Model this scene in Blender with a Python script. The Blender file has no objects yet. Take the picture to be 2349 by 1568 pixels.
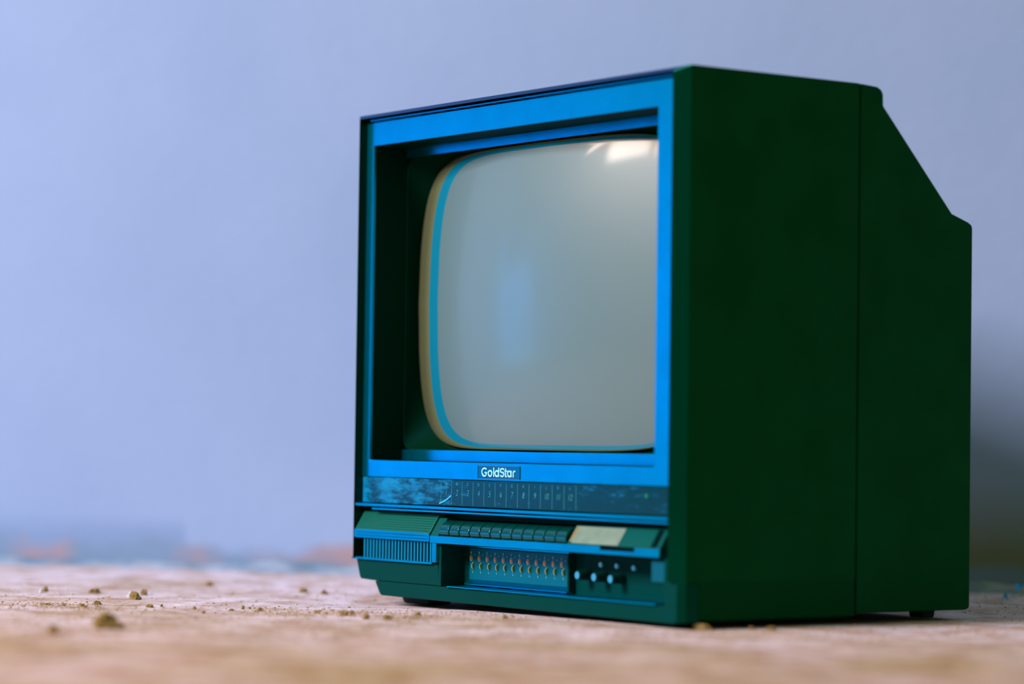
import bpy, bmesh, math, random
from mathutils import Vector, Matrix, noise
random.seed(7)
S = bpy.context.scene
COL = S.collection
PI = math.pi

# ------------------------------------------------------------------ camera
R_ = Vector((0.58124569, 0.81361142, 0.01378064))
U_ = Vector((0.02025998, -0.03139956, 0.99930156))
F_ = Vector((-0.81347586, 0.58056053, 0.03473461))
cam = bpy.data.objects.new('camera', bpy.data.cameras.new('camera'))
COL.objects.link(cam)
M = Matrix.Identity(4)
for i in range(3):
    M[i][0] = R_[i]; M[i][1] = U_[i]; M[i][2] = -F_[i]
CAM = Vector((1.80739, -1.14092, 0.1170))
M.translation = CAM
cam.matrix_world = M
FPX = 6538.58
cam.data.sensor_width = 36
cam.data.lens = FPX * 36 / 2349
cam.data.clip_start = 0.02
cam.data.dof.use_dof = True
cam.data.dof.focus_distance = 2.015
cam.data.dof.aperture_fstop = 3.0
S.camera = cam

# ------------------------------------------------------------------ light
S.view_settings.view_transform = 'Standard'
S.view_settings.look = 'None'
S.view_settings.exposure = 0.0
S.view_settings.gamma = 1.0
S.view_settings.use_curve_mapping = False
world = bpy.data.worlds.new('room_air'); S.world = world
world.use_nodes = True
bg = world.node_tree.nodes['Background']
bg.inputs[0].default_value = (0.265, 0.315, 0.165, 1)
bg.inputs[1].default_value = 0.95

def area(name, loc, target, sx, sy, power, color):
    l = bpy.data.lights.new(name, 'AREA'); l.shape = 'RECTANGLE'
    l.size = sx; l.size_y = sy; l.energy = power; l.color = color
    o = bpy.data.objects.new(name, l); COL.objects.link(o)
    o.location = loc
    o.rotation_euler = (Vector(target) - Vector(loc)).to_track_quat('-Z', 'Z').to_euler()
    return o
area('front_daylight', (-0.1, -2.6, 1.8), (0.45, 0.1, 0.0), 1.0, 0.85, 52, (1.0, 0.86, 0.92)).data.spread = math.radians(105)
# small bright windows high on the far side of the room
area('transom_window', (-1.52, -2.40, 1.37), (-1.50, 0, 1.2), 0.55, 0.17, 15.0, (1.0, 0.82, 0.70))
area('transom_window', (-2.05, -2.40, 1.50), (-1.90, 0, 1.3), 0.40, 0.09, 5.5, (1.0, 0.76, 0.62))
area('transom_window', (-1.12, -2.40, 1.38), (-1.10, 0, 1.3), 0.12, 0.22, 4.0, (1.0, 0.62, 0.38))
def spot(name, loc, target, power, color, size, blend, radius):
    l = bpy.data.lights.new(name, 'SPOT'); l.energy = power; l.color = color
    l.spot_size = math.radians(size); l.spot_blend = blend; l.shadow_soft_size = radius
    o = bpy.data.objects.new(name, l); COL.objects.link(o); o.location = loc
    o.rotation_euler = (Vector(target) - Vector(loc)).to_track_quat('-Z', 'Z').to_euler()
spot('added_blue_spot', (-2.68, -2.40, 1.25), (-3.25, -2.15, 0.0), 900, (0.0, 0.54, 1.0), 60, 1.0, .08)  # spots added out of view to throw blue onto the walls
spot('added_blue_spot', (-2.2, -2.9, 2.2), (-2.9, -1.95, -0.2), 250, (0.0, 0.54, 1.0), 66, 1.0, .12)
spot('added_blue_spot', (-0.95, -1.6, 1.4), (-0.85, -0.15, 0.25), 30, (0.0, 0.45, 1.0), 62, 1.0, .15)
spot('added_blue_spot', (-1.90, -1.90, 1.2), (-2.61, -1.62, 0.0), 380, (0.0, 0.54, 1.0), 62, 1.0, .08)
spot('added_blue_spot', (-1.5, -2.6, 2.2), (-1.7, -1.0, 0.3), 110, (0.0, 0.42, 1.0), 75, 1.0, .2)

# ------------------------------------------------------------------ helpers
def mat(name, base, rough=0.5, metal=0.0, spec=0.5, tint=None, coat=0.0, sub=None):
    m = bpy.data.materials.new(name); m.use_nodes = True
    b = m.node_tree.nodes['Principled BSDF']
    b.inputs['Base Color'].default_value = (*base, 1)
    b.inputs['Roughness'].default_value = rough
    b.inputs['Metallic'].default_value = metal
    b.inputs['Specular IOR Level'].default_value = spec
    if tint: b.inputs['Specular Tint'].default_value = (*tint, 1)
    b.inputs['Coat Weight'].default_value = coat
    return m

def nodes(m): return m.node_tree.nodes, m.node_tree.links, m.node_tree.nodes['Principled BSDF']

def grain(m, scale=900, strength=0.06, dist=0.0003, c0=None, c1=None, cscale=30):
    N, L, b = nodes(m)
    tc = N.new('ShaderNodeTexCoord')
    n = N.new('ShaderNodeTexNoise'); n.inputs['Scale'].default_value = scale
    n.inputs['Detail'].default_value = 2
    L.new(tc.outputs['Object'], n.inputs['Vector'])
    bp = N.new('ShaderNodeBump'); bp.inputs['Strength'].default_value = strength
    bp.inputs['Distance'].default_value = dist
    L.new(n.outputs['Fac'], bp.inputs['Height']); L.new(bp.outputs['Normal'], b.inputs['Normal'])
    if c0:
        n2 = N.new('ShaderNodeTexNoise'); n2.inputs['Scale'].default_value = cscale
        n2.inputs['Detail'].default_value = 5
        L.new(tc.outputs['Object'], n2.inputs['Vector'])
        r = N.new('ShaderNodeValToRGB')
        r.color_ramp.elements[0].position = .35; r.color_ramp.elements[0].color = (*c0, 1)
        r.color_ramp.elements[1].position = .65; r.color_ramp.elements[1].color = (*c1, 1)
        L.new(n2.outputs['Fac'], r.inputs['Fac']); L.new(r.outputs['Color'], b.inputs['Base Color'])
    return m

PL = (0.0008, 0.056, 0.018)
TINT = (0.0, 0.35, 0.9)
M_shell = grain(mat('shell_plastic', PL, 0.55, 0, 0.10, TINT), 1400, .1, .0002, (0.0003, .048, .007), (0.0005, .056, .010), 25)
M_rim = grain(mat('rim_plastic', (0.0002, .045, .022), 0.12, 0.7, 0.2, TINT), 1300, .02)
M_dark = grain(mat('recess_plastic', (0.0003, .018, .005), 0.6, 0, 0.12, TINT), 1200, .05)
M_bezel = grain(mat('bezel_paint', (0.0006, 0.20, 0.55), 0.28, 0.92, 0.3, TINT), 1500, .08, .0002, (0.0004, .32, .47), (0.0004, .35, .51), 40)
M_chin = grain(mat('base_plastic', (0.0003, 0.038, 0.032), 0.5, 0.0, 0.05, TINT), 1300, .05)
M_grille = grain(mat('grille_shaded_paint', (0.006, 0.105, 0.072), 0.5, 0.0, 0.2, TINT), 1300, .05)  # sloped face misses the blue reflection; that dimness is put into this colour
M_slope = grain(mat('slope_shaded_paint', (0.001, 0.07, 0.055), 0.5, 0.0, 0.2, TINT), 1300, .05)  # shelf slope's missing blue reflection is painted in as a darker colour
M_bar = mat('bar_paint', (0.006, 0.30, 0.52), 0.4, 0.3, 0.3, TINT)
M_hole = mat('hole_black', (0.0003, 0.006, 0.004), 0.8, 0, 0.1, TINT)
M_button = mat('button_gloss', (0.001, 0.075, 0.06), 0.16, 0.45, 0.6, (0.1, 0.6, 1.0), 0.3)
M_silver = mat('printed_silver', (0.25, 0.62, 0.85), 0.4)
M_logo = mat('logo_silver', (0.35, 0.82, 0.95), 0.35)
M_print = mat('dial_print', (0.03, 0.35, 0.38), 0.5)
M_orange = mat('orange_pin', (0.85, 0.24, 0.05), 0.5)
M_wheel = mat('wheel_plastic', (0.16, 0.24, 0.10), 0.5)
M_sticker = grain(mat('sticker_paper', (0.42, 0.52, 0.38), 0.6), 500, .1, .0003, (.11, .19, .14), (.15, .23, .17), 120)
M_label_edge = mat('sticker_edge', (0.19, 0.15, 0.04), 0.6)
M_green_lamp = mat('green_lamp', (0.0, 0.22, 0.09), 0.3)
M_block = mat('block_paint', (0.001, .09, .13), .5, .2, .3, TINT)
M_knob = mat('knob_plastic', (0.002, 0.03, 0.02), 0.4, 0, 0.4, TINT)
M_knob_lit = mat('knob_face_lit', (0.03, 0.3, 0.5), 0.4, 0.2)  # blue light on the knob's front face, put into its colour
M_pin = mat('pale_pin', (0.15, 0.65, 0.85), 0.35, 0.2)
M_rubber = mat('foot_rubber', (0.001, 0.02, 0.015), 0.8)
M_glass = mat('screen_glass', (0.094, 0.168, 0.180), 0.36, 0, 0.7, None, 0.28)
M_glass.node_tree.nodes['Principled BSDF'].inputs['Coat Roughness'].default_value = 0.08

# dial strip: dark smoky plastic with a worn, dusty left half
M_dial = mat('dial_plastic', (0.001, 0.03, 0.02), 0.25, 0.1, 0.45, TINT)
def build_dial_mat(m):
    N, L, b = nodes(m)
    tc = N.new('ShaderNodeTexCoord'); sep = N.new('ShaderNodeSeparateXYZ')
    L.new(tc.outputs['Object'], sep.inputs[0])
    mp = N.new('ShaderNodeMapping'); mp.inputs['Scale'].default_value = (60, 60, 260)
    L.new(tc.outputs['Object'], mp.inputs['Vector'])
    n = N.new('ShaderNodeTexNoise'); n.inputs['Scale'].default_value = 1.0; n.inputs['Detail'].default_value = 8
    n.inputs['Roughness'].default_value = .75
    L.new(mp.outputs[0], n.inputs['Vector'])
    n2 = N.new('ShaderNodeTexNoise'); n2.inputs['Scale'].default_value = 28; n2.inputs['Detail'].default_value = 3
    L.new(tc.outputs['Object'], n2.inputs['Vector'])
    # dust fades from the left end
    mr = N.new('ShaderNodeValToRGB'); e = mr.color_ramp.elements
    e[0].position = 0; e[0].color = (.50,) * 3 + (1,); e[1].position = 1; e[1].color = (-.1,) * 3 + (1,)
    for p_, c_ in ((.06, .28), (.22, .16), (.40, .02), (.62, -.16), (.88, -.20)):
        q_ = e.new(p_); q_.color = (c_, c_, c_, 1)
    xr = N.new('ShaderNodeMapRange'); xr.inputs['From Min'].default_value = -.188; xr.inputs['From Max'].default_value = .184
    L.new(sep.outputs['X'], xr.inputs['Value']); L.new(xr.outputs[0], mr.inputs['Fac'])
    a = N.new('ShaderNodeMath'); a.operation = 'MULTIPLY_ADD'; L.new(n.outputs['Fac'], a.inputs[0]); a.inputs[1].default_value = 1.5; a.inputs[2].default_value = -.62
    a1 = N.new('ShaderNodeMath'); a1.operation = 'ADD'; L.new(a.outputs[0], a1.inputs[0]); L.new(mr.outputs[0], a1.inputs[1])
    a2 = N.new('ShaderNodeMath'); a2.operation = 'MULTIPLY_ADD'; L.new(n2.outputs['Fac'], a2.inputs[0]); a2.inputs[1].default_value = .9
    L.new(a1.outputs[0], a2.inputs[2])
    r = N.new('ShaderNodeValToRGB')
    r.color_ramp.elements[0].position = .70; r.color_ramp.elements[0].color = (0, 0, 0, 1)
    r.color_ramp.elements[1].position = 1.15; r.color_ramp.elements[1].color = (1, 1, 1, 1)
    L.new(a2.outputs[0], r.inputs['Fac'])
    mx = N.new('ShaderNodeMix'); mx.data_type = 'RGBA'
    mx.inputs['A'].default_value = (0.0008, 0.028, 0.02, 1); mx.inputs['B'].default_value = (0.003, 0.20, 0.42, 1)
    L.new(r.outputs['Color'], mx.inputs['Factor']); L.new(mx.outputs['Result'], b.inputs['Base Color'])
    rr = N.new('ShaderNodeMapRange'); rr.inputs['To Min'].default_value = .2; rr.inputs['To Max'].default_value = .6
    L.new(r.outputs['Color'], rr.inputs['Value']); L.new(rr.outputs[0], b.inputs['Roughness'])
build_dial_mat(M_dial)

ZOFF = -0.011          # television drawn with its own height datum 11 mm below the floor
def link_mesh(name, verts, faces, m, parent=None, bevel=0, smooth=False, seg=2, zo=ZOFF):
    me = bpy.data.meshes.new(name)
    px, py, pz = (parent_origin(parent) if parent else (0, 0, 0))
    me.from_pydata([(v[0] - px, v[1] - py, v[2] + zo - pz) for v in verts], [], faces)
    bm = bmesh.new(); bm.from_mesh(me)
    bmesh.ops.recalc_face_normals(bm, faces=bm.faces)
    bm.to_mesh(me); bm.free()
    me.update()
    if m: me.materials.append(m)
    o = bpy.data.objects.new(name, me); COL.objects.link(o)
    if parent: o.parent = parent
    if smooth:
        for p in me.polygons: p.use_smooth = True
    if bevel:
        b = o.modifiers.new('bevel', 'BEVEL'); b.width = bevel; b.segments = seg; b.limit_method = 'ANGLE'
        b.harden_normals = False
    return o
def parent_origin(p):
    v = Vector((0, 0, 0))
    while p:
        v += p.location; p = p.parent
    return v

def box(x0, x1, y0, y1, z0, z1):
    v = [(x, y, z) for x in (x0, x1) for y in (y0, y1) for z in (z0, z1)]
    f = [(0, 1, 3, 2), (4, 6, 7, 5), (0, 4, 5, 1), (2, 3, 7, 6), (0, 2, 6, 4), (1, 5, 7, 3)]
    return v, f
def join(parts):
    V, F = [], []
    for v, f in parts:
        o = len(V); V += list(v); F += [tuple(i + o for i in q) for q in f]
    return V, F
def prism_x(poly_yz, x0, x1):
    n = len(poly_yz)
    v = [(x0, y, z) for y, z in poly_yz] + [(x1, y, z) for y, z in poly_yz]
    f = [tuple(range(n))[::-1], tuple(range(n, 2 * n))] + [(i, (i + 1) % n, n + (i + 1) % n, n + i) for i in range(n)]
    return v, f
def prism_y(poly_xz, y0, y1):
    n = len(poly_xz)
    v = [(x, y0, z) for x, z in poly_xz] + [(x, y1, z) for x, z in poly_xz]
    f = [tuple(range(n)), tuple(range(n, 2 * n))[::-1]] + [(i, n + i, n + (i + 1) % n, (i + 1) % n) for i in range(n)]
    return v, f
def cyl_y(cx, cz, r, y0, y1, n=24, r1=None):
    r1 = r if r1 is None else r1
    a = [2 * PI * i / n for i in range(n)]
    v = [(cx + r * math.cos(t), y0, cz + r * math.sin(t)) for t in a] + [(cx + r1 * math.cos(t), y1, cz + r1 * math.sin(t)) for t in a]
    f = [tuple(range(n)), tuple(range(n, 2 * n))[::-1]] + [(i, n + i, n + (i + 1) % n, (i + 1) % n) for i in range(n)]
    return v, f
def gear_x(x0, x1, cy, cz, r, n=44, d=0.0003):
    pts = []
    for i in range(n):
        t = 2 * PI * i / n; q = r - (d if i % 2 else 0)
        pts.append((cy + q * math.cos(t), cz + q * math.sin(t)))
    return prism_x(pts, x0, x1)
def loft(rings, close_end=False):
    n = len(rings[0]); V = [p for r in rings for p in r]; F = []
    for k in range(len(rings) - 1):
        for i in range(n):
            j = (i + 1) % n
            F.append((k * n + i, k * n + j, (k + 1) * n + j, (k + 1) * n + i))
    if close_end: F.append(tuple(range((len(rings) - 1) * n, len(rings) * n)))
    return V, F
def text_mesh(s, size, x, y, z, shear=0, align='CENTER', xs=1.0, offset=0.0):
    """returns verts, faces of text standing in the XZ plane and facing -Y"""
    c = bpy.data.curves.new('t', 'FONT'); c.body = s; c.size = size; c.align_x = align
    c.align_y = 'CENTER'; c.extrude = 0.0001; c.shear = shear; c.offset = offset; c.resolution_u = 3
    o = bpy.data.objects.new('t', c); COL.objects.link(o)
    dg = bpy.context.evaluated_depsgraph_get()
    me = bpy.data.meshes.new_from_object(o.evaluated_get(dg))
    v = [(x + p.co.x * xs, y - p.co.z, z + p.co.y) for p in me.vertices]
    f = [tuple(p.vertices) for p in me.polygons]
    bpy.data.objects.remove(o); bpy.data.meshes.remove(me); bpy.data.curves.remove(c)
    return v, f
def tag(o, label, cat, group=None, kind=None):
    o['label'] = label
    if cat: o['category'] = cat
    if group: o['group'] = group
    if kind: o['kind'] = kind
def floor_pt(px, py, z=0.0):
    d = F_ + R_ * ((px - 1174.5) / FPX) - U_ * ((py - 784) / FPX)
    for _ in range(6):
        t = (z - CAM.z) / d.z; q = CAM + d * t; z = hfloor(q.x, q.y)
    return q, t

# ------------------------------------------------------------------ floor
def fnoise(x, y):
    p = Vector((x, y, 0))
    h = noise.noise(p * 3.1) * .0022 + noise.noise(p * 11 + Vector((3, 1, 0))) * .0016
    h += noise.noise(p * 38) * .0009 + abs(noise.noise(p * 90)) * .0007
    r = noise.noise(p * 170)
    h += max(0, r - .25) * .0022
    return h
def under_tv(x, y):
    dx = max(-.02 - x, 0, x - .41); dy = max(-.005 - y, 0, y - .32)
    return min(1, math.hypot(dx, dy) / .05)
def hfloor(x, y):
    w = under_tv(x, y)
    if abs(x) > 1.4 or abs(y) > 1.3: return 0
    h = fnoise(x, y) * (.35 + .65 * w) - .0012 * (1 - w)
    if w < .2: h = min(h, 0)
    return h - .0042 * math.exp(-((x - .02) / .17) ** 2 - ((y + .02) / .17) ** 2)
def axis(lo, dlo, dhi, hi, fine, coarse):
    a = []; t = lo
    while t < dlo: a.append(t); t += coarse
    t = dlo
    while t < dhi: a.append(t); t += fine
    t = dhi
    while t <= hi: a.append(t); t += coarse
    return a
ax_ = axis(-5.2, -.75, .95, 2.4, .004, .15)
ay_ = axis(-5.2, -.62, .72, 1.8, .004, .15)
V = [(x, y, hfloor(x, y)) for y in ay_ for x in ax_]
n = len(ax_)
Fc = [(j * n + i, j * n + i + 1, (j + 1) * n + i + 1, (j + 1) * n + i) for j in range(len(ay_) - 1) for i in range(n - 1)]
M_floor = mat('dusty_concrete', (.6, .45, .4), 0.9, 0, 0.15)
def build_floor_mat(m):
    N, L, b = nodes(m)
    tc = N.new('ShaderNodeTexCoord')
    def nz(s, d=4, r=.55):
        q = N.new('ShaderNodeTexNoise'); q.inputs['Scale'].default_value = s; q.inputs['Detail'].default_value = d
        q.inputs['Roughness'].default_value = r
        L.new(tc.outputs['Object'], q.inputs['Vector']); return q
    n1 = nz(7); n2 = nz(26, 6, .65); n3 = nz(240, 3)
    # plaster dust whitens the concrete towards the wall
    vd = N.new('ShaderNodeVectorMath'); vd.operation = 'DOT_PRODUCT'; vd.inputs[1].default_value = (.6016, -.7988, 0)
    L.new(tc.outputs['Object'], vd.inputs[0])
    n0 = nz(9, 3)
    na = N.new('ShaderNodeMath'); na.operation = 'MULTIPLY_ADD'; L.new(n0.outputs['Fac'], na.inputs[0]); na.inputs[1].default_value = .45
    L.new(vd.outputs['Value'], na.inputs[2])
    dm = N.new('ShaderNodeMapRange'); dm.inputs['From Min'].default_value = .28; dm.inputs['From Max'].default_value = .78
    L.new(na.outputs[0], dm.inputs['Value'])
    def ramp(c0, c1, p0, p1):
        q = N.new('ShaderNodeValToRGB'); q.color_ramp.elements[0].position = p0; q.color_ramp.elements[0].color = (*c0, 1)
        q.color_ramp.elements[1].position = p1; q.color_ramp.elements[1].color = (*c1, 1); L.new(n1.outputs['Fac'], q.inputs['Fac']); return q
    ra = ramp((.54, .43, .40), (.66, .57, .66), .36, .56)
    rb = ramp((.39, .285, .17), (.52, .39, .37), .38, .62)
    r1 = N.new('ShaderNodeMix'); r1.data_type = 'RGBA'
    L.new(dm.outputs[0], r1.inputs['Factor']); L.new(ra.outputs['Color'], r1.inputs['A']); L.new(rb.outputs['Color'], r1.inputs['B'])
    r2 = N.new('ShaderNodeValToRGB')
    r2.color_ramp.elements[0].position = .38; r2.color_ramp.elements[0].color = (.68, .56, .40, 1)
    r2.color_ramp.elements[1].position = .56; r2.color_ramp.elements[1].color = (1, 1, 1, 1)
    L.new(n2.outputs['Fac'], r2.inputs['Fac'])
    mx = N.new('ShaderNodeMix'); mx.data_type = 'RGBA'; mx.blend_type = 'MULTIPLY'; mx.inputs['Factor'].default_value = 1.0
    L.new(r1.outputs['Result'], mx.inputs['A']); L.new(r2.outputs['Color'], mx.inputs['B'])
    r3 = N.new('ShaderNodeValToRGB')
    r3.color_ramp.elements[0].position = .27; r3.color_ramp.elements[0].color = (.5, .38, .28, 1)
    r3.color_ramp.elements[1].position = .42; r3.color_ramp.elements[1].color = (1, 1, 1, 1)
    L.new(n3.outputs['Fac'], r3.inputs['Fac'])
    mx2 = N.new('ShaderNodeMix'); mx2.data_type = 'RGBA'; mx2.blend_type = 'MULTIPLY'; mx2.inputs['Factor'].default_value = .8
    L.new(mx.outputs['Result'], mx2.inputs['A']); L.new(r3.outputs['Color'], mx2.inputs['B'])
    L.new(mx2.outputs['Result'], b.inputs['Base Color'])
    bp = N.new('ShaderNodeBump'); bp.inputs['Strength'].default_value = .5; bp.inputs['Distance'].default_value = .0015
    L.new(n3.outputs['Fac'], bp.inputs['Height']); L.new(bp.outputs['Normal'], b.inputs['Normal'])
build_floor_mat(M_floor)
fl = link_mesh('floor', V, Fc, M_floor, smooth=True, zo=0); fl['kind'] = 'structure'
fl['label'] = 'dusty pinkish concrete floor strewn with crumbs of dirt'

# ------------------------------------------------------------------ back wall
WA = Vector((-0.56, -0.02, 0)); WB = Vector((0.20, 0.5524, 0))
WD = (WB - WA).normalized(); WN = Vector((WD.y, -WD.x, 0))     # faces the camera
def wall_pt(s, off, z): return WA + WD * s + WN * off + Vector((0, 0, z))
def wall_noise(s, z):
    e = .0014 * noise.noise(Vector((s * 2.2, z * 2.2, 5)))
    return e
ss = [-3.6 + .05 * i for i in range(115)]; zs = [-.01, 0, .02, .05] + [.1 + .06 * i for i in range(30)]
V = [tuple(wall_pt(s, wall_noise(s, z), z)) for z in zs for s in ss]; n = len(ss)
nf = len(V)
V += [tuple(wall_pt(s, -.12, z)) for z in zs for s in ss]
Fc = [(j * n + i, j * n + i + 1, (j + 1) * n + i + 1, (j + 1) * n + i) for j in range(len(zs) - 1) for i in range(n - 1)]
Fc += [tuple(k + nf for k in q[::-1]) for q in Fc]
top = (len(zs) - 1) * n
Fc += [(top + i, top + i + 1, nf + top + i + 1, nf + top + i) for i in range(n - 1)]
Fc += [(j * n, (j + 1) * n, nf + (j + 1) * n, nf + j * n) for j in range(len(zs) - 1)]
Fc += [(j * n + n - 1, (j + 1) * n + n - 1, nf + (j + 1) * n + n - 1, nf + j * n + n - 1) for j in range(len(zs) - 1)]
SK = (WA + WD * .185).dot(WD)
M_wall = mat('painted_plaster', (.5, .55, .75), 0.85, 0, 0.2)
def build_wall_mat(m):
    N, L, b = nodes(m)
    tc = N.new('ShaderNodeTexCoord')
    q = N.new('ShaderNodeTexNoise'); q.inputs['Scale'].default_value = 3.2; q.inputs['Detail'].default_value = 4
    L.new(tc.outputs['Object'], q.inputs['Vector'])
    r = N.new('ShaderNodeValToRGB')
    r.color_ramp.elements[0].position = .3; r.color_ramp.elements[0].color = (.225, .325, .53, 1)
    r.color_ramp.elements[1].position = .7; r.color_ramp.elements[1].color = (.27, .37, .58, 1)
    L.new(q.outputs['Fac'], r.inputs['Fac'])
    # rising damp / grime in the lowest three centimetres, ragged upper edge
    sep = N.new('ShaderNodeSeparateXYZ'); L.new(tc.outputs['Object'], sep.inputs[0])
    q2 = N.new('ShaderNodeTexNoise'); q2.inputs['Scale'].default_value = 16; q2.inputs['Detail'].default_value = 5
    L.new(tc.outputs['Object'], q2.inputs['Vector'])
    ma = N.new('ShaderNodeMath'); ma.operation = 'MULTIPLY_ADD'; L.new(q2.outputs['Fac'], ma.inputs[0])
    ma.inputs[1].default_value = -.05; L.new(sep.outputs['Z'], ma.inputs[2])
    mr = N.new('ShaderNodeMapRange'); mr.inputs['From Min'].default_value = -.010; mr.inputs['From Max'].default_value = .004
    mr.inputs['To Min'].default_value = 1; mr.inputs['To Max'].default_value = 0
    L.new(ma.outputs[0], mr.inputs['Value'])
    q3 = N.new('ShaderNodeTexNoise'); q3.inputs['Scale'].default_value = 9; q3.inputs['Detail'].default_value = 3
    L.new(tc.outputs['Object'], q3.inputs['Vector'])
    r3 = N.new('ShaderNodeValToRGB')
    r3.color_ramp.elements[0].position = .50; r3.color_ramp.elements[0].color = (.17, .26, .40, 1)
    r3.color_ramp.elements[1].position = .66; r3.color_ramp.elements[1].color = (.34, .25, .28, 1)
    L.new(q3.outputs['Fac'], r3.inputs['Fac'])
    # old darker skirting stain at the left, square end
    vs = N.new('ShaderNodeVectorMath'); vs.operation = 'DOT_PRODUCT'; vs.inputs[1].default_value = (.7988, .6016, 0)
    L.new(tc.outputs['Object'], vs.inputs[0])
    g1 = N.new('ShaderNodeMapRange'); g1.inputs['From Min'].default_value = SK - .004; g1.inputs['From Max'].default_value = SK + .004
    g1.inputs['To Min'].default_value = 1; g1.inputs['To Max'].default_value = 0; L.new(vs.outputs['Value'], g1.inputs['Value'])
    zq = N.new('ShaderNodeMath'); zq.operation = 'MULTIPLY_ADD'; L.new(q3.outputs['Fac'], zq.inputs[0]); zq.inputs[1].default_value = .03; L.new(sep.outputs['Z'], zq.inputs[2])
    g2 = N.new('ShaderNodeMapRange'); g2.inputs['From Min'].default_value = .045; g2.inputs['From Max'].default_value = .062
    g2.inputs['To Min'].default_value = .55; g2.inputs['To Max'].default_value = 0; L.new(zq.outputs[0], g2.inputs['Value'])
    gm = N.new('ShaderNodeMath'); gm.operation = 'MULTIPLY'; L.new(g1.outputs[0], gm.inputs[0]); L.new(g2.outputs[0], gm.inputs[1])
    # olive darkening low on the wall at the right, fading upwards
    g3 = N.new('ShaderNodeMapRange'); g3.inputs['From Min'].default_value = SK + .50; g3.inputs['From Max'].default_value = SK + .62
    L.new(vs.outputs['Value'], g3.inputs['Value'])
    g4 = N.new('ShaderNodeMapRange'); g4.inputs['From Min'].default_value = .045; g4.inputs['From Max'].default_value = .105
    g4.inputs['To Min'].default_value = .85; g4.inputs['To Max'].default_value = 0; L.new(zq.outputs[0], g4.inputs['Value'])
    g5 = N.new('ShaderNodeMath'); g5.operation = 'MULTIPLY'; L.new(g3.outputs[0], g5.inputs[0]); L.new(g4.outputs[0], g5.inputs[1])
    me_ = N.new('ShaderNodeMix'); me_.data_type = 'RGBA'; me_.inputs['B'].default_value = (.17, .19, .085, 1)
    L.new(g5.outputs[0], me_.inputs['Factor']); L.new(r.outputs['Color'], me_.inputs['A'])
    ms = N.new('ShaderNodeMix'); ms.data_type = 'RGBA'; ms.inputs['B'].default_value = (.15, .24, .42, 1)
    L.new(gm.outputs[0], ms.inputs['Factor']); L.new(me_.outputs['Result'], ms.inputs['A'])
    mx = N.new('ShaderNodeMix'); mx.data_type = 'RGBA'
    L.new(mr.outputs[0], mx.inputs['Factor']); L.new(ms.outputs['Result'], mx.inputs['A']); L.new(r3.outputs['Color'], mx.inputs['B'])
    L.new(mx.outputs['Result'], b.inputs['Base Color'])
    q4 = N.new('ShaderNodeTexNoise'); q4.inputs['Scale'].default_value = 60; q4.inputs['Detail'].default_value = 4
    L.new(tc.outputs['Object'], q4.inputs['Vector'])
    bp = N.new('ShaderNodeBump'); bp.inputs['Strength'].default_value = .25; bp.inputs['Distance'].default_value = .002
    L.new(q4.outputs['Fac'], bp.inputs['Height']); L.new(bp.outputs['Normal'], b.inputs['Normal'])
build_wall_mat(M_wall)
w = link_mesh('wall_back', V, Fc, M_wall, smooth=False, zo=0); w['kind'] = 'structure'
w['label'] = 'pale lavender plaster wall with grimy foot'

V = []
for off in (0.0, 2.6):
    for s_ in (-3.6, -3.72):
        for z in (-.01, 1.9): V.append(tuple(wall_pt(s_, off, z)))
w2 = link_mesh('wall_left', V, [(0, 1, 5, 4), (2, 3, 7, 6), (0, 2, 3, 1), (4, 6, 7, 5), (1, 3, 7, 5), (0, 2, 6, 4)], M_wall, zo=0)  # out of view, added so the glass and bezel reflect a blue-lit surface
w2['kind'] = 'structure'; w2['label'] = 'unseen side wall added to catch the blue light'

# heap of dust and fallen plaster along the foot of the wall
V = []; Fc = []; NS = 260; NW = 14
for i in range(NS):
    s = -.75 + 1.95 * i / (NS - 1)
    amp = .006 + .010 * max(0, noise.noise(Vector((s * 5, 2, 0)))) + .004 * noise.noise(Vector((s * 17, 7, 0)))
    for j in range(NW):
        t = j / (NW - 1); off = .0015 + .055 * t
        h = amp * (1 - t) ** 1.4 + .003 * noise.noise(Vector((s * 40, t * 4, 3))) * (1 - t) - .0035 * t
        V.append(tuple(wall_pt(s, off, h)))
for i in range(NS - 1):
    for j in range(NW - 1):
        Fc.append((i * NW + j, i * NW + j + 1, (i + 1) * NW + j + 1, (i + 1) * NW + j))
base_n = len(V)
M_heap = grain(mat('plaster_dust', (.4, .45, .5), .95, 0, .1), 300, .5, .002, (.14, .23, .34), (.34, .40, .50), 24)
hp = link_mesh('dust_heap', V, Fc, M_heap, smooth=True, zo=0)
tag(hp, 'low bluish heap of plaster dust along the foot of the wall', 'dust', kind='stuff')

# ------------------------------------------------------------------ television
TV = bpy.data.objects.new('television', None); COL.objects.link(TV)
TV.location = (.1975, .14, 0); TV.empty_display_size = .1
tag(TV, 'dark green portable tube television with blank grey screen standing on dusty floor', 'television')
W, H = .395, .3703
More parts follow.
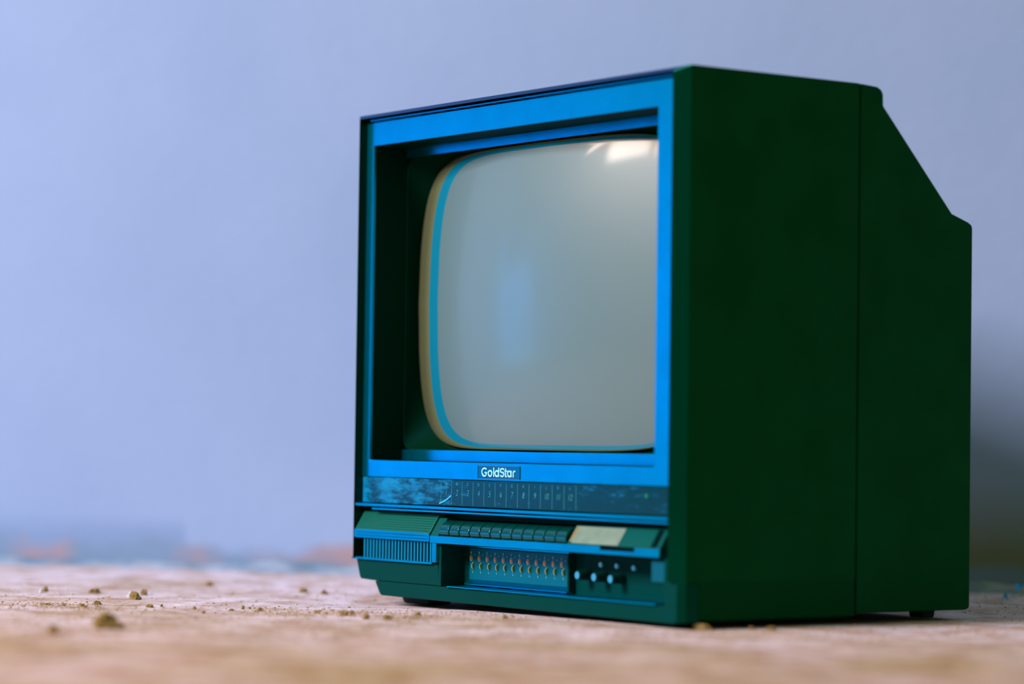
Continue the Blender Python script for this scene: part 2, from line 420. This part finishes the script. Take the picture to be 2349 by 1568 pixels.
# cabinet: hollow shell swept round the rectangle, chamfered front rim
def rect(x0, x1, y, z0, z1): return [(x0, y, z0), (x1, y, z0), (x1, y, z1), (x0, y, z1)]
XL, XR, ZT, ZB = .0087, .3824, .3668, .0412
def u_path(profile, cap_back=True):
    # profile: list of (inset_left, inset_right, inset_top, y); path: bottom left, top left, top right, bottom right
    st = []
    for k in range(4):
        ring = []
        for il, ir, it, y in profile:
            x = il if k < 2 else W - ir; z = .0397 if k in (0, 3) else H - it
            ring.append((x, y, z))
        st.append(ring)
    n = len(profile); V = [p for r in st for p in r]; F = []
    for k in range(3):
        for i in range(n):
            j = (i + 1) % n; F.append((k * n + i, k * n + j, (k + 1) * n + j, (k + 1) * n + i))
    F += [tuple(range(n)), tuple(range(3 * n, 4 * n))[::-1]]
    return V, F
IR = W - XR
cab = link_mesh('cabinet', *u_path([(0, 0, 0, .0058), (0, 0, 0, .1500), (.003, .003, .003, .1500), (.0070, .0100, .0030, .1480), (.0070, .0100, .0030, .0160), (.0070, .0100, .0030, .0059)]), M_shell, TV, bevel=.0004)
leg = [(.3895, .0024), (.395, .0056), (.395, .0158), (.3895, .0158)]
leg_v = [(x, y, .0140) for x, y in leg] + [(x, y, .0396) for x, y in leg]
leg_f = [(0, 1, 2, 3), (7, 6, 5, 4)] + [(i, 4 + i, 4 + (i + 1) % 4, (i + 1) % 4) for i in range(4)]
rim = link_mesh('front_rim', *join([(leg_v, leg_f), u_path([(0, 0, 0, .0056), (XL, IR, H - ZT, 0), (XL + .0002, IR + .0002, H - ZT + .0002, .0158), (.0072, .0102, .0032, .0158), (.0002, .0002, .0002, .0058)])]), M_rim, TV, bevel=.0004)
link_mesh('back_board', *box(.004, W - .004, .1390, .1470, .040, H - .004), M_shell, cab)

# rear cover
def rr(x0, x1, y, z0, z1, r, k=5):
    P = []
    for cx, cz, a0 in ((x1 - r, z0 + r, -90), (x1 - r, z1 - r, 0), (x0 + r, z1 - r, 90), (x0 + r, z0 + r, 180)):
        for i in range(k + 1):
            a = math.radians(a0 + 90 * i / k); P.append((cx + r * math.cos(a), y, cz + r * math.sin(a)))
    return P
prof = [(.1512, .3703, .0165), (.1664, .3693, .0165), (.1698, .3676, .0165), (.1716, .3642, .0165), (.1718, .3568, .0166),
        (.2362, .2880, .0168), (.2520, .2829, .0168), (.2550, .2812, .0175), (.2560, .2780, .020)]
v, f = loft([rect(0.0, W, y, zb, zt) for y, zt, zb in [(.1512, .3703, .0165)]] +
            [rect(0.0, W, y, zb, zt) for y, zt, zb in prof[1:]], True)
f.insert(0, (3, 2, 1, 0))
rear = link_mesh('rear_cover', v, f, M_shell, TV, bevel=.0012)
# seam
sv = link_mesh('seam_gasket', *loft([rect(.0006, W - .0006, y, .017, H - .0006) for y in (.1498, .1514)]), M_hole, TV)
v, f = loft([rr(.12, .28, .2558, .07, .235, .012), rr(.125, .275, .296, .08, .225, .014), rr(.135, .265, .304, .09, .215, .016)], True)
link_mesh('tube_housing', v, f, M_shell, rear, smooth=False)
for k in range(9):
    z = .10 + .013 * k
    link_mesh('vent_slot', *box(.15, .25, .3035, .3046, z, z + .004), M_hole, rear)
# bottom: upper chin, lower chin, side base
chin_l = [(.0078, .0392), (.0127, .0262), (.0145, .0245), (.0330, .0240), (.1185, .0240), (.1165, .0392)]
low = [(.0335, .0238), (.0400, .0150), (.0425, .0135), (.3850, .0128), (.3885, .0145), (.3895, .0238)]
ch = link_mesh('base', *join([prism_y(chin_l, .0035, .030), prism_y(low, .0035, .012),
                              prism_y([(.375, .0235), (.3885, .0235), (.3895, .0540), (.375, .0540)], .0035, .030),
                              ]), M_chin, TV, bevel=.0008)
M_under = grain(mat('underside_plastic', (0.0003, .046, .009), 0.6, 0, 0.08, TINT), 1300, .05)
link_mesh('underside', *join([prism_y(low, .0122, .150), box(.010, .3905, .030, .1498, .0225, .0400), box(.3895, .395, .0160, .1498, .0150, .0405)]), M_under, TV, bevel=.0008)
ch['label'] = 'stepped teal base under the front'
for x, y in ((.058, .034), (.345, .034), (.060, .232), (.373, .232)):
    z1 = .0145 if y < .1 else .018; fz = .0036 if x == .058 else 0; kq = 1 if y < .1 else .42
    vv = []
    rings = []
    for z, hx, hy in ((.0109, .0150, .009), (.0120, .0165, .010), (z1, .0170, .011)):
        hx *= kq; hy *= kq ** .7; rings.append([(x - hx, y - hy, z - fz), (x + hx, y - hy, z - fz), (x + hx, y + hy, z - fz), (x - hx, y + hy, z - fz)])
    rings.append([(a_, b_, c_ + fz) for a_, b_, c_ in rings[-1]])
    v, f = loft(rings, True); f.insert(0, (3, 2, 1, 0))
    link_mesh('foot', v, f, M_rubber, TV, bevel=.0008)

# bezel frame (window .0190-.3590 x .1126-.3465)
BY = .0065
wx0, wx1, wz0, wz1 = .0190, .3595, .1126, .3465
outer = lambda y, i=0: rect(XL + .0006 + i, XR + .0032 - i, y, .1003 + i, .3640 - i)
inner = lambda y, i=0: rect(wx0 - i, wx1 + i, y, wz0 - i, wz1 + i)
v, f = loft([outer(.014), outer(BY), inner(BY), inner(.036), inner(.036, -.0012)])
v, f = loft([outer(.014), outer(BY + .0002), outer(BY, .0003), inner(BY, .0003), inner(BY + .0003), inner(.0085)])
bez = link_mesh('bezel', v, f, M_bezel, TV)
bez['label'] = 'bright blue frame around the screen'
# grooved strips above the bezel
link_mesh('top_strip', *box(.0165, XR, .0045, .0120, .3648, .3660), M_bezel, TV, bevel=.0002)
# badge with lettering
bd = link_mesh('badge', *join([box(.1612, .2110, BY - .0003, BY + .001, .1023, .1098)]), grain(mat('badge_plate', (0.0006, .20, .32), .35, .85, .4, TINT), 900, .05), bez, bevel=.0002)
bd['label'] = 'small plate with silver lettering'
edge = join([box(.1606, .1612, BY - .0005, BY + .001, .1017, .1104), box(.2110, .2116, BY - .0005, BY + .001, .1017, .1104),
             box(.1606, .2116, BY - .0005, BY + .001, .1098, .1104), box(.1606, .2116, BY - .0005, BY + .001, .1017, .1023)])
link_mesh('badge_rim', *edge, mat('badge_rim_dark', (0.0005, .05, .15), .5), bez)
# logo drawn as strokes: G o l d S t a r
def stroke(pts, w):
    V, Fq = [], []
    for (a, b) in zip(pts[:-1], pts[1:]):
        dx, dz = b[0] - a[0], b[1] - a[1]; l = math.hypot(dx, dz) or 1e-9
        nx, nz = -dz / l * w / 2, dx / l * w / 2; ex, ez = dx / l * w * .35, dz / l * w * .35
        q = len(V); jit = .00003 * (q // 8 % 7); y0, y1 = BY - .0007 - jit, BY - .0003
        c = [(a[0] - ex + nx, a[1] - ez + nz), (a[0] - ex - nx, a[1] - ez - nz), (b[0] + ex - nx, b[1] + ez - nz), (b[0] + ex + nx, b[1] + ez + nz)]
        V += [(x, y0, z) for x, z in c] + [(x, y1, z) for x, z in c]
        Fq += [(q, q + 1, q + 2, q + 3), (q + 4, q + 7, q + 6, q + 5)] + [(q + i, q + 4 + i, q + 4 + (i + 1) % 4, q + (i + 1) % 4) for i in range(4)]
    return V, Fq
def arc(cx, cz, rx, rz, a0, a1, n=10):
    return [(cx + rx * math.cos(math.radians(a0 + (a1 - a0) * i / n)), cz + rz * math.sin(math.radians(a0 + (a1 - a0) * i / n))) for i in range(n + 1)]
LZ, CH, XH = .1033, .0055, .0039       # baseline, cap height, x height
sw = .0009
lg = []
lg.append(stroke(arc(.1696, LZ + CH / 2, .0031, CH / 2, 52, 305, 14) + [(.1721, LZ + .0024), (.1701, LZ + .0024)], sw))
lg.append(stroke(arc(.1764, LZ + XH / 2, .0022, XH / 2, 0, 360, 14), sw))
lg.append(stroke([(.1808, LZ), (.1808, LZ + CH + .0003)], sw))
lg.append(stroke(arc(.1846, LZ + XH / 2, .0021, XH / 2, 0, 360, 14), sw)); lg.append(stroke([(.1868, LZ), (.1868, LZ + CH + .0003)], sw))
lg.append(stroke(arc(.1910, LZ + CH * .76, .0021, CH * .24, 35, 270, 8) + arc(.1910, LZ + CH * .26, .0022, CH * .26, 90, -150, 8), sw * .9))
lg.append(stroke([(.1950, LZ + CH)] + [(.1950, LZ + .0008)] + arc(.1960, LZ + .0008, .0010, .0008, 180, 290, 5), sw * .9)); lg.append(stroke([(.1939, LZ + XH), (.1970, LZ + XH)], sw * .8))
lg.append(stroke(arc(.1996, LZ + XH / 2, .0020, XH / 2, 0, 360, 14), sw * .9)); lg.append(stroke([(.2018, LZ), (.2018, LZ + XH)], sw * .9))
lg.append(stroke([(.2042, LZ), (.2042, LZ + XH * .6)] + arc(.2059, LZ + XH * .6, .0017, XH * .4, 180, 75, 6), sw * .9))
link_mesh('lettering', *join(lg), M_logo, bd)

# screen surround and tube face
GY, GR, GCX, GCZ = .0225, .60, .189, .2298
ga, gb, gn = .1655, .1083, 5.8
def gy(x, z): return GY + ((x - GCX) ** 2 + (z - GCZ) ** 2) / (2 * GR)
NP = 160
def sup(a, b, e, t):
    c, s = math.cos(t), math.sin(t)
    return (a * math.copysign(abs(c) ** (2 / e), c), b * math.copysign(abs(s) ** (2 / e), s))
def ring_glass(k, dy=0.0, m=0.0):
    P = []
    for i in range(NP):
        t = 2 * PI * i / NP; a = ga * k + m; b = gb * k + m
        e = 2 + (gn - 2) * min(1, k) ** 3
        x, z = sup(a, b, e, t); P.append((GCX + x, gy(GCX + x, GCZ + z) + dy, GCZ + z))
    return P
def ring_ab(cx, a, b, e):
    P = []
    for i in range(NP):
        x, z = sup(a, b, e, 2 * PI * i / NP); P.append((cx + x, gy(cx + x, GCZ + z), GCZ + z))
    return P
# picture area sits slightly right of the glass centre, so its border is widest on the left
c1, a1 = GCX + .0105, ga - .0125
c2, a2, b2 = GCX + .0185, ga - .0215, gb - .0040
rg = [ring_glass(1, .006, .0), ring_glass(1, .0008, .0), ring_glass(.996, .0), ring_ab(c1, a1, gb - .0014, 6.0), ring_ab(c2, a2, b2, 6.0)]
rg += [ring_ab(c2 + (GCX - c2) * (1 - k), a2 * k, b2 * k, 2 + 4.0 * k ** 3) for k in (.97, .93, .88, .8, .7, .6, .5, .4, .3, .2, .1, .03)]
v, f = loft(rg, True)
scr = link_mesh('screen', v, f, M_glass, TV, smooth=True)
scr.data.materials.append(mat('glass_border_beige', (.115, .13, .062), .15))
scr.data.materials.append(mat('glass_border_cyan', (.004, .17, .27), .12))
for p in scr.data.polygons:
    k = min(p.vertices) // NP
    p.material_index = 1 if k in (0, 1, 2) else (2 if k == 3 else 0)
scr['label'] = 'bulging blank grey-blue glass'
def ring_rect(x0, x1, z0, z1, y, e):
    cx, cz, a, b = (x0 + x1) / 2, (z0 + z1) / 2, (x1 - x0) / 2, (z1 - z0) / 2
    return [(cx + sup(a, b, e, 2 * PI * i / NP)[0], y, cz + sup(a, b, e, 2 * PI * i / NP)[1]) for i in range(NP)]
sx0, sx1, sz0, sz1 = wx0 + .0004, wx1 - .0004, .1210, .3392
v, f = loft([ring_rect(wx0 + .0003, wx1 - .0003, .1205, .3398, .0362, 40), ring_rect(sx0 + .0004, sx1 - .0004, sz0, sz1, .0368, 26),
             ring_glass(1, .003, .0035), ring_glass(1, .0035, .0016), ring_glass(1, .006, .0002)])
v, f = join([(v, f), loft([inner(.0085, .0001), inner(.0364, .0001)])])
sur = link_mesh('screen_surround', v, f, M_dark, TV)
for za, zb_ in ((wz0, .1207), (.3395, wz1)):
    rs = link_mesh('surround_step', *box(wx0 + .0004, wx1 - .0004, .0350, .0364, za, zb_), M_bezel, TV, bevel=.0003)
    rs['label'] = 'blue strip %s the glass' % ('below' if za == wz0 else 'above')

# dial strip
dial = link_mesh('dial_panel', *box(.0096, .3815, .0072, .0095, .0812, .1000), M_dial, TV, bevel=.0003)
dial['label'] = 'smoked dial strip with scratched dusty left end'
mk = []
dx0, dstep = .1137, .01345
for i in range(13):
    x = dx0 + dstep * i; mk.append(box(x - .00012, x + .00012, .00705, .0073, .0822, .0985))
for i in range(12):
    xc = dx0 + dstep * (i + .5)
    mk.append(text_mesh('ABCDEFGHIJKL'[i], .0030, xc, .0071, .0968, offset=-.00004))
    mk.append(text_mesh(str(i + 1), .0062, xc, .0071, .0905, shear=.2, xs=.85, offset=-.00012))
link_mesh('dial_markings', *join(mk), M_print, dial)
link_mesh('indicator_lamp', *cyl_y(.3517, .0937, .0013, .0066, .0080), M_green_lamp, dial)
# worn light scratch across the first cells
link_mesh('scratch', *stroke([(.1125, .0828), (.1200, .0850), (.1270, .0885)], .0010), mat('scratch_blue', (.03, .42, .8), .5), dial).location.y += .0009

# ledges below the dial
link_mesh('ledge', *join([box(XL, XR, .0010, .0120, .0786, .0806)]), M_bezel, TV, bevel=.0003)
link_mesh('ledge', *join([box(.0300, XR - .002, .0022, .0150, .0762, .0776)]), M_bezel, TV, bevel=.0002)
# recess behind everything (back board)
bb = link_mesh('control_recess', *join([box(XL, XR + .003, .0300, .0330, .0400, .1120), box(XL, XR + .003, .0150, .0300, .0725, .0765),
                                       box(.106, .3895, .0255, .0300, .0238, .0560)]), M_dark, TV)

# speaker grille: front band + slope
gx0, gx1 = .0105, .1100
slope = [(0.0, .0553), (0.0, .0612), (.0006, .0618), (.0085, .0745), (.0200, .0745), (.0200, .0553)]
gr = link_mesh('speaker_grille', *prism_x(slope, gx0, gx1), M_grille, TV, bevel=.0004)
link_mesh('grille_lip', *box(gx0, gx1, -.0002, .0006, .0553, .0612), M_bezel, gr)
gr['label'] = 'perforated speaker grille, teal'
hv, hf = [], []
def hole(c, ex, ey, r):
    q = len(hv)
    for i in range(8):
        a = 2 * PI * i / 8; p = Vector(c) + Vector(ex) * r * .72 * math.cos(a) + Vector(ey) * r * math.sin(a); hv.append(tuple(p))
    hf.append(tuple(range(q, q + 8)))
sl = Vector((0, .0079, .0127)).normalized(); nrm = Vector((0, -.0127, .0079)).normalized()
for c in range(49):
    x = gx0 + .0036 + c * .00195
    for k in range(2):
        hole((x, -.00030, .0571 + k * .0022), (1, 0, 0), (0, 0, 1), .00055)
    for k in range(7):
        p = Vector((x, .0006, .0618)) + sl * (.0011 + k * .00195) + nrm * .00008
        hole(tuple(p), (1, 0, 0), sl, .00058)
ph = link_mesh('perforations', hv, hf, M_hole, gr); ph['kind'] = 'stuff'
# vertical bars under the grille
vb = link_mesh('vent_panel', *box(.0095, .1118, .0100, .0130, .0400, .0556), M_hole, TV)
for i in range(22):
    x = .0215 + i * (.1092 - .0215) / 21
    link_mesh('vent_bar', *box(x - .00055, x + .00055, .0018, .0034, .0406, .0548), M_bar, vb)
link_mesh('vent_ledge', *box(.0045, .1112, .0014, .0105, .0390, .0407), M_bezel, TV, bevel=.0003)
link_mesh('vent_post', *box(.1118, .1175, .0010, .0260, .0405, .0560), M_bezel, TV, bevel=.0004)

# control shelf with front lip and slope behind
shelf = [(0.0, .0545), (0.0, .0598), (.0005, .0603), (.0085, .0725), (.0230, .0730), (.0230, .0545)]
sh = link_mesh('control_shelf', *join([box(.1106, .3740, 0, .0030, .0545, .0598)]), M_bezel, TV, bevel=.0003)
ssl = link_mesh('shelf_slope', *join([prism_x([(.0004, .0550), (.0004, .0599), (.0085, .0725), (.0230, .0730), (.0230, .0550)], .1108, .1206),
                                prism_x([(.0028, .0550), (.0028, .0604), (.0200, .0604), (.0200, .0550)], .1206, .2745),
                                prism_x([(.0150, .0600), (.0150, .0725), (.0230, .0730), (.0230, .0600)], .1206, .2745),
                                prism_x([(.0004, .0550), (.0004, .0599), (.0085, .0725), (.0230, .0730), (.0230, .0550)], .2745, .3738)]), M_slope, TV, bevel=.0003)
sh['label'] = 'blue ledge that carries the buttons'
link_mesh('button_well', *box(.1206, .2745, .0145, .0152, .0600, .0722), M_hole, sh)
# twelve channel buttons
bprof = [(.0012, .0606)] + [(.0008 + .0105 * (1 - math.cos(PI / 2 * k / 16)), .0630 + .0081 * math.sin(PI / 2 * k / 16)) for k in range(17)] + [(.0145, .0711), (.0145, .0606)]
bw = .01225
for i in range(12):
    x = .1212 + i * .01270
    link_mesh('channel_button', *prism_x(bprof, x, x + bw - .0006), M_button, TV, bevel=.0007, seg=3)
# sticker on the slope right of the buttons
def slope_quad(x0, x1, t0, t1, lift=.00015, th=.00012):
    a = Vector((0, .0005, .0603)); b = Vector((0, .0085, .0725)); n_ = Vector((0, -.0122, .0080)).normalized()
    p0, p1 = a.lerp(b, t0), a.lerp(b, t1)
    V = []
    for off in (lift, lift - th):
        for x, p in ((x0, p0), (x1, p0), (x1, p1), (x0, p1)):
            q = p + n_ * off; V.append((x, q.y, q.z))
    return V, [(0, 1, 2, 3), (7, 6, 5, 4)] + [(i, 4 + i, 4 + (i + 1) % 4, (i + 1) % 4) for i in range(4)]
stk = link_mesh('label_sticker', *slope_quad(.2790, .3300, .02, .93, .0003), M_sticker, TV)
stk['label'] = 'grey-green paper sticker beside the buttons'
link_mesh('sticker_edge', *slope_quad(.2762, .2790, .1, .93, .0003), M_label_edge, stk)
link_mesh('shelf_slot', *box(.3120, .3480, -.0003, .0006, .0572, .0602), M_hole, sh)
link_mesh('shelf_slot', *slope_quad(.3640, .3700, .05, .95, .0003), M_hole, sh)

# tuning compartment
link_mesh('compartment', *join([box(.1175, .1205, .0035, .0260, .0240, .0545), box(.1185, .3760, .0240, .0262, .0240, .0545),
                                box(.2515, .2535, .0180, .0245, .0262, .0520)]), M_chin, TV, bevel=.0003)
tp = link_mesh('tuning_panel', *join([box(.1300, .2500, .0215, .0242, .0290, .0515)]), grain(mat('panel_paint', (0.001, .12, .17), .5, .3, .4, TINT), 900, .05), TV, bevel=.0003)
tp['label'] = 'blue panel with twelve small tuning wheels'
link_mesh('panel_lip', *prism_x([(.0170, .0262), (.0215, .0290), (.0242, .0290), (.0242, .0255), (.0170, .0255)], .1300, .2525), M_bezel, TV)
link_mesh('panel_lip', *box(.1300, .2500, .0205, .0242, .0520, .0530), M_bezel, TV)
PY = .0215
tm = []
for i in range(12):
    xc = .1325 + i * .00985; zc = .0443
    nr = 20; V = []; Fq = []
    for k in range(nr):
        a = 2 * PI * k / nr
        for r in (.00185, .00158):
            V.append((xc + r * math.cos(a), PY - .0002, zc + r * 1.15 * math.sin(a)))
    for k in range(nr):
        j = (k + 1) % nr; Fq.append((2 * k, 2 * k + 1, 2 * j + 1, 2 * j))
    tm.append((V, Fq))
    tm.append(text_mesh('ABCDEFGHIJKL'[i], .0027, xc, PY - .0002, .0482))
    tm.append(text_mesh('H', .0014, xc + .0042, PY - .0002, .0468))
    tm.append(text_mesh('L', .0020, xc + .0022, PY - .0002, .0347))
    wh = link_mesh('tuning_wheel', *gear_x(xc + .0022, xc + .0036, PY + .0010, .0390, .0030), M_wheel, tp)
    link_mesh('tuning_pin', *cyl_y(xc, zc, .00125, PY - .0006, PY + .0005, 16), M_orange, tp)
link_mesh('panel_markings', *join(tm), M_silver, tp)

# three adjusting knobs with pale pins above
for kx, kz, pxx, pz in ((.2700, .0385, .2830, .0460), (.2885, .0380, .3005, .0458), (.3065, .0376, .3188, .0453)):
    kb = link_mesh('adjusting_knob', *cyl_y(kx, kz, .0030, .0130, .0245, 24, .0036), M_knob, TV)
    link_mesh('knob_cap', *cyl_y(kx, kz, .0025, .0126, .0132, 24), M_knob_lit, kb)
    link_mesh('adjusting_pin', *cyl_y(pxx, pz, .0017, .0222, .0245, 20), M_pin, TV)
link_mesh('side_block', *join([box(.3600, .3735, .0050, .0245, .0385, .0525)]), M_block, TV, bevel=.0005)
link_mesh('base_ledge', *join([box(.1300, .3680, .0020, .0240, .0237, .0247)]), M_bezel, TV, bevel=.0002)

# ------------------------------------------------------------------ dirt clods
def clod_mesh(name, seed, rough=.35, sub=2):
    bm = bmesh.new(); bmesh.ops.create_icosphere(bm, subdivisions=3, radius=1)
    for q in bm.verts:
        p = q.co.copy()
        q.co *= 1 + .55 * noise.noise(p * 1.2 + Vector((seed * 3.1, 0, 0))) + .4 * noise.noise(p * 2.7 + Vector((0, seed * 2.3, 0))) + .2 * noise.noise(p * 6)
        q.co.z = max(q.co.z, -.55)
    me = bpy.data.meshes.new(name); bm.to_mesh(me); bm.free(); return me
M_clod = grain(mat('dry_earth', (.3, .22, .08), .95, 0, .1), 400, .5, .001, (.20, .135, .03), (.40, .28, .12), 90)
M_chip = grain(mat('plaster_chip', (.75, .75, .8), .9, 0, .1), 400, .5, .001)
CL = [  # px, py (base), half width px, half height px, label, material
 (250, 1440, 29, 17, 'largest olive clod of dirt, blurred, on the near left floor', 0),
 (121, 1452, 12, 10, 'blurred brown clod left of the largest clod', 0),
 (310, 1374, 12, 9, 'rounded olive clod with a smaller one leaning at its right', 0),
 (330, 1364, 8, 7, 'small clod leaning on the right of the rounded olive clod', 0),
 (218, 1358, 12, 6, 'flat olive clod behind the largest clod, further back', 0),
 (103, 1357, 6, 6, 'dark little clod beside a white plaster chip', 0),
 (95, 1360, 5, 5, 'white plaster chip beside a dark little clod at far left', 1),
 (298, 1370, 5, 6, 'white plaster chip on the left of the rounded olive clod', 1),
 (188, 1391, 7, 4, 'sharp brown clod, left one of a touching pair at left', 0),
 (195, 1394, 4, 3, 'tiny clod, right one of a touching pair at left', 0),
 (224, 1385, 8, 4, 'flat pale brown clod right of the touching pair', 0),
 (145, 1388, 4, 3, 'small flat clod left of the touching pair', 0),
 (105, 1387, 13, 2.5, 'long low flake of dirt near the left edge', 0),
 (343, 1392, 9, 3.5, 'low wide clod in front of the rounded olive clod', 0),
 (371, 1391, 3, 3, 'dark grain just right of the low wide clod', 0),
 (445, 1396, 4, 3, 'small dark clod on bare floor left of centre', 0),
 (467, 1406, 4, 2.5, 'small reddish clod nearest below the dark one left of centre', 0),
 (557, 1398, 3.5, 4, 'upright dark clod between two tiny grains', 0),
 (573, 1396, 2.5, 2.5, 'tiny grain right of the upright dark clod', 0),
 (530, 1400, 5, 2.5, 'flat tiny clod left of the upright dark clod', 0),
 (598, 1402, 6, 4.5, 'tan clod at the left end of the crumbly ridge', 0),
 (727, 1407, 7, 4, 'brown crumb on the crumbly ridge left of the television', 0),
 (750, 1409, 4, 3, 'small crumb left of the dark double clod', 0),
 (789, 1412, 10, 6.5, 'dark olive clod left of the television base, larger of two', 0),
 (808, 1410, 5, 4.5, 'dark olive clod touching the larger clod by the television', 0),
 (839, 1419, 7, 6.5, 'upright olive clod in front of the television corner', 0),
 (888, 1421, 10, 5.5, 'tan and olive clod under the front left of the television', 0),
 (957, 1411, 7, 4, 'tan crumb in front of the left foot of the television', 0),
 (1158, 1417, 7, 3.5, 'crumb in front of the middle of the television', 0),
 (695, 1358, 9, 5, 'blurred brown clod left of the television, far back', 0),
 (745, 1363, 7, 5, 'blurred orange clod nearest the television, far back', 0),
 (480, 1346, 8, 5, 'blurred rusty clod near the wall, left of centre', 0),
 (1612, 1444, 22, 7, 'blurred green-brown lump in front of the nearest television corner', 0),
 (1722, 1443, 6, 4, 'blurred crumb right of the green-brown lump', 0),
 (1770, 1445, 10, 5, 'blurred tan crumb under the side of the television', 0),
]
clods = [clod_mesh('dirt_clod', s) for s in range(5)]
random.seed(11)
for i, (px, py, hw, hh, lab, mt) in enumerate(CL):
    p, t = floor_pt(px, py)
    me = clods[i % 5].copy() if mt else clods[i % 5]
    if not me.materials: me.materials.append(M_chip if mt else M_clod)
    if mt: me.materials.clear(); me.materials.append(M_chip)
    o = bpy.data.objects.new('plaster_chip' if mt else 'dirt_clod', me); COL.objects.link(o)
    sc = t / FPX; rx = hw * sc; rz = hh * sc
    hz = hfloor(p.x, p.y)
    o.scale = (rx, rx * random.uniform(.8, 1.1), rz * 1.3)
    o.rotation_euler = (0, 0, random.uniform(0, .6) + (PI if i % 2 else 0) + .95)
    o.location = (p.x, p.y, hz + .5 * rz * 1.3)
    tag(o, lab, 'dirt' if not mt else 'plaster chip', 'loose clods of dirt on the floor' if not mt else 'white plaster chips')

# fine crumbs: uncountable
random.seed(5)
cv, cf = [], []
octa = [(1, 0, 0), (0, 1, 0), (-1, 0, 0), (0, -1, 0), (0, 0, 1), (0, 0, -1)]
of = [(0, 1, 4), (1, 2, 4), (2, 3, 4), (3, 0, 4), (1, 0, 5), (2, 1, 5), (3, 2, 5), (0, 3, 5)]
def crumb(x, y, r):
    q = len(cv); a = random.uniform(0, PI); c, s = math.cos(a), math.sin(a); z = hfloor(x, y)
    for ox, oy, oz in octa:
        k = r * random.uniform(.7, 1.3); X, Y = ox * k, oy * k
        cv.append((x + c * X - s * Y, y + s * X + c * Y, z + oz * k * .7 + r * .35))
    cf.extend(tuple(i + q for i in t) for t in of)
for _ in range(2600):
    p, t = floor_pt(random.uniform(-60, 2400), random.uniform(1340, 1480))
    if -.0 < p.x < .40 and -.0 < p.y < .3: continue
    if (p - WA).dot(WN) < .075: continue
    crumb(p.x, p.y, random.choice((.0004, .0005, .0006, .0008, .0011)))
for _ in range(1300):     # crumbly ridges in the sharp zone
    px = random.choice((random.gauss(640, 60), random.gauss(130, 70), random.gauss(760, 60), random.gauss(1130, 120), random.gauss(900, 60)))
    y0 = 1386 + .028 * px if px < 950 else 1412
    p, t = floor_pt(px, random.gauss(y0, 5))
    if p.x > 0 and p.y > -.003: continue
    crumb(p.x, p.y, random.choice((.0004, .0006, .0008, .001)))
cr = link_mesh('dirt_crumbs', cv, cf, grain(mat('crumb_earth', (.4, .3, .2), .95, 0, .1), 400, .5, .001, (.28, .19, .08), (.60, .47, .38), 60), zo=0)
tag(cr, 'fine crumbs of dry earth scattered over the concrete', 'dirt', kind='stuff')

# torn blue plastic at the foot of the wall, right edge
bm_pts = [(2300, 1384), (2305, 1366), (2312, 1379), (2325, 1366), (2338, 1356), (2330, 1342), (2345, 1348), (2362, 1338), (2378, 1345), (2392, 1332)]
P3 = []
for i, (a, b) in enumerate(bm_pts):
    p, t = floor_pt(2330 + (a - 2330), 1383)
    z = (1383 - b) * t / FPX
    P3.append(Vector((p.x, p.y, max(z, .0012))) - WN * .0)
sv, sf = [], []
side = Vector((R_.x, R_.y, 0)).normalized()
for i, p in enumerate(P3):
    w_ = (.0036, .0028, .0013, .0012, .0030, .0024, .0034, .0018, .0028, .0015)[i]
    nrm_ = (side * .6 + Vector((0, 0, .8))) * w_ * .5
    dep = F_.copy(); dep.z = 0; dep = dep.normalized() * .0012
    q = len(sv)
    sv += [tuple(p - nrm_), tuple(p + nrm_), tuple(p + nrm_ + dep), tuple(p - nrm_ + dep)]
    if i:
        for k in range(4): sf.append((q - 4 + k, q - 4 + (k + 1) % 4, q + (k + 1) % 4, q + k))
sf += [(0, 1, 2, 3), (len(sv) - 1, len(sv) - 2, len(sv) - 3, len(sv) - 4)]
mnz = min(v[2] for v in sv); sv = [(a, b, c - mnz + .0002) for a, b, c in sv]
bl = link_mesh('torn_plastic_strip', sv, sf, mat('cyan_plastic', (.0, .38, .85), .4), smooth=False, zo=0)
tag(bl, 'crumpled bright blue plastic shred by the wall behind the television', 'plastic scrap')
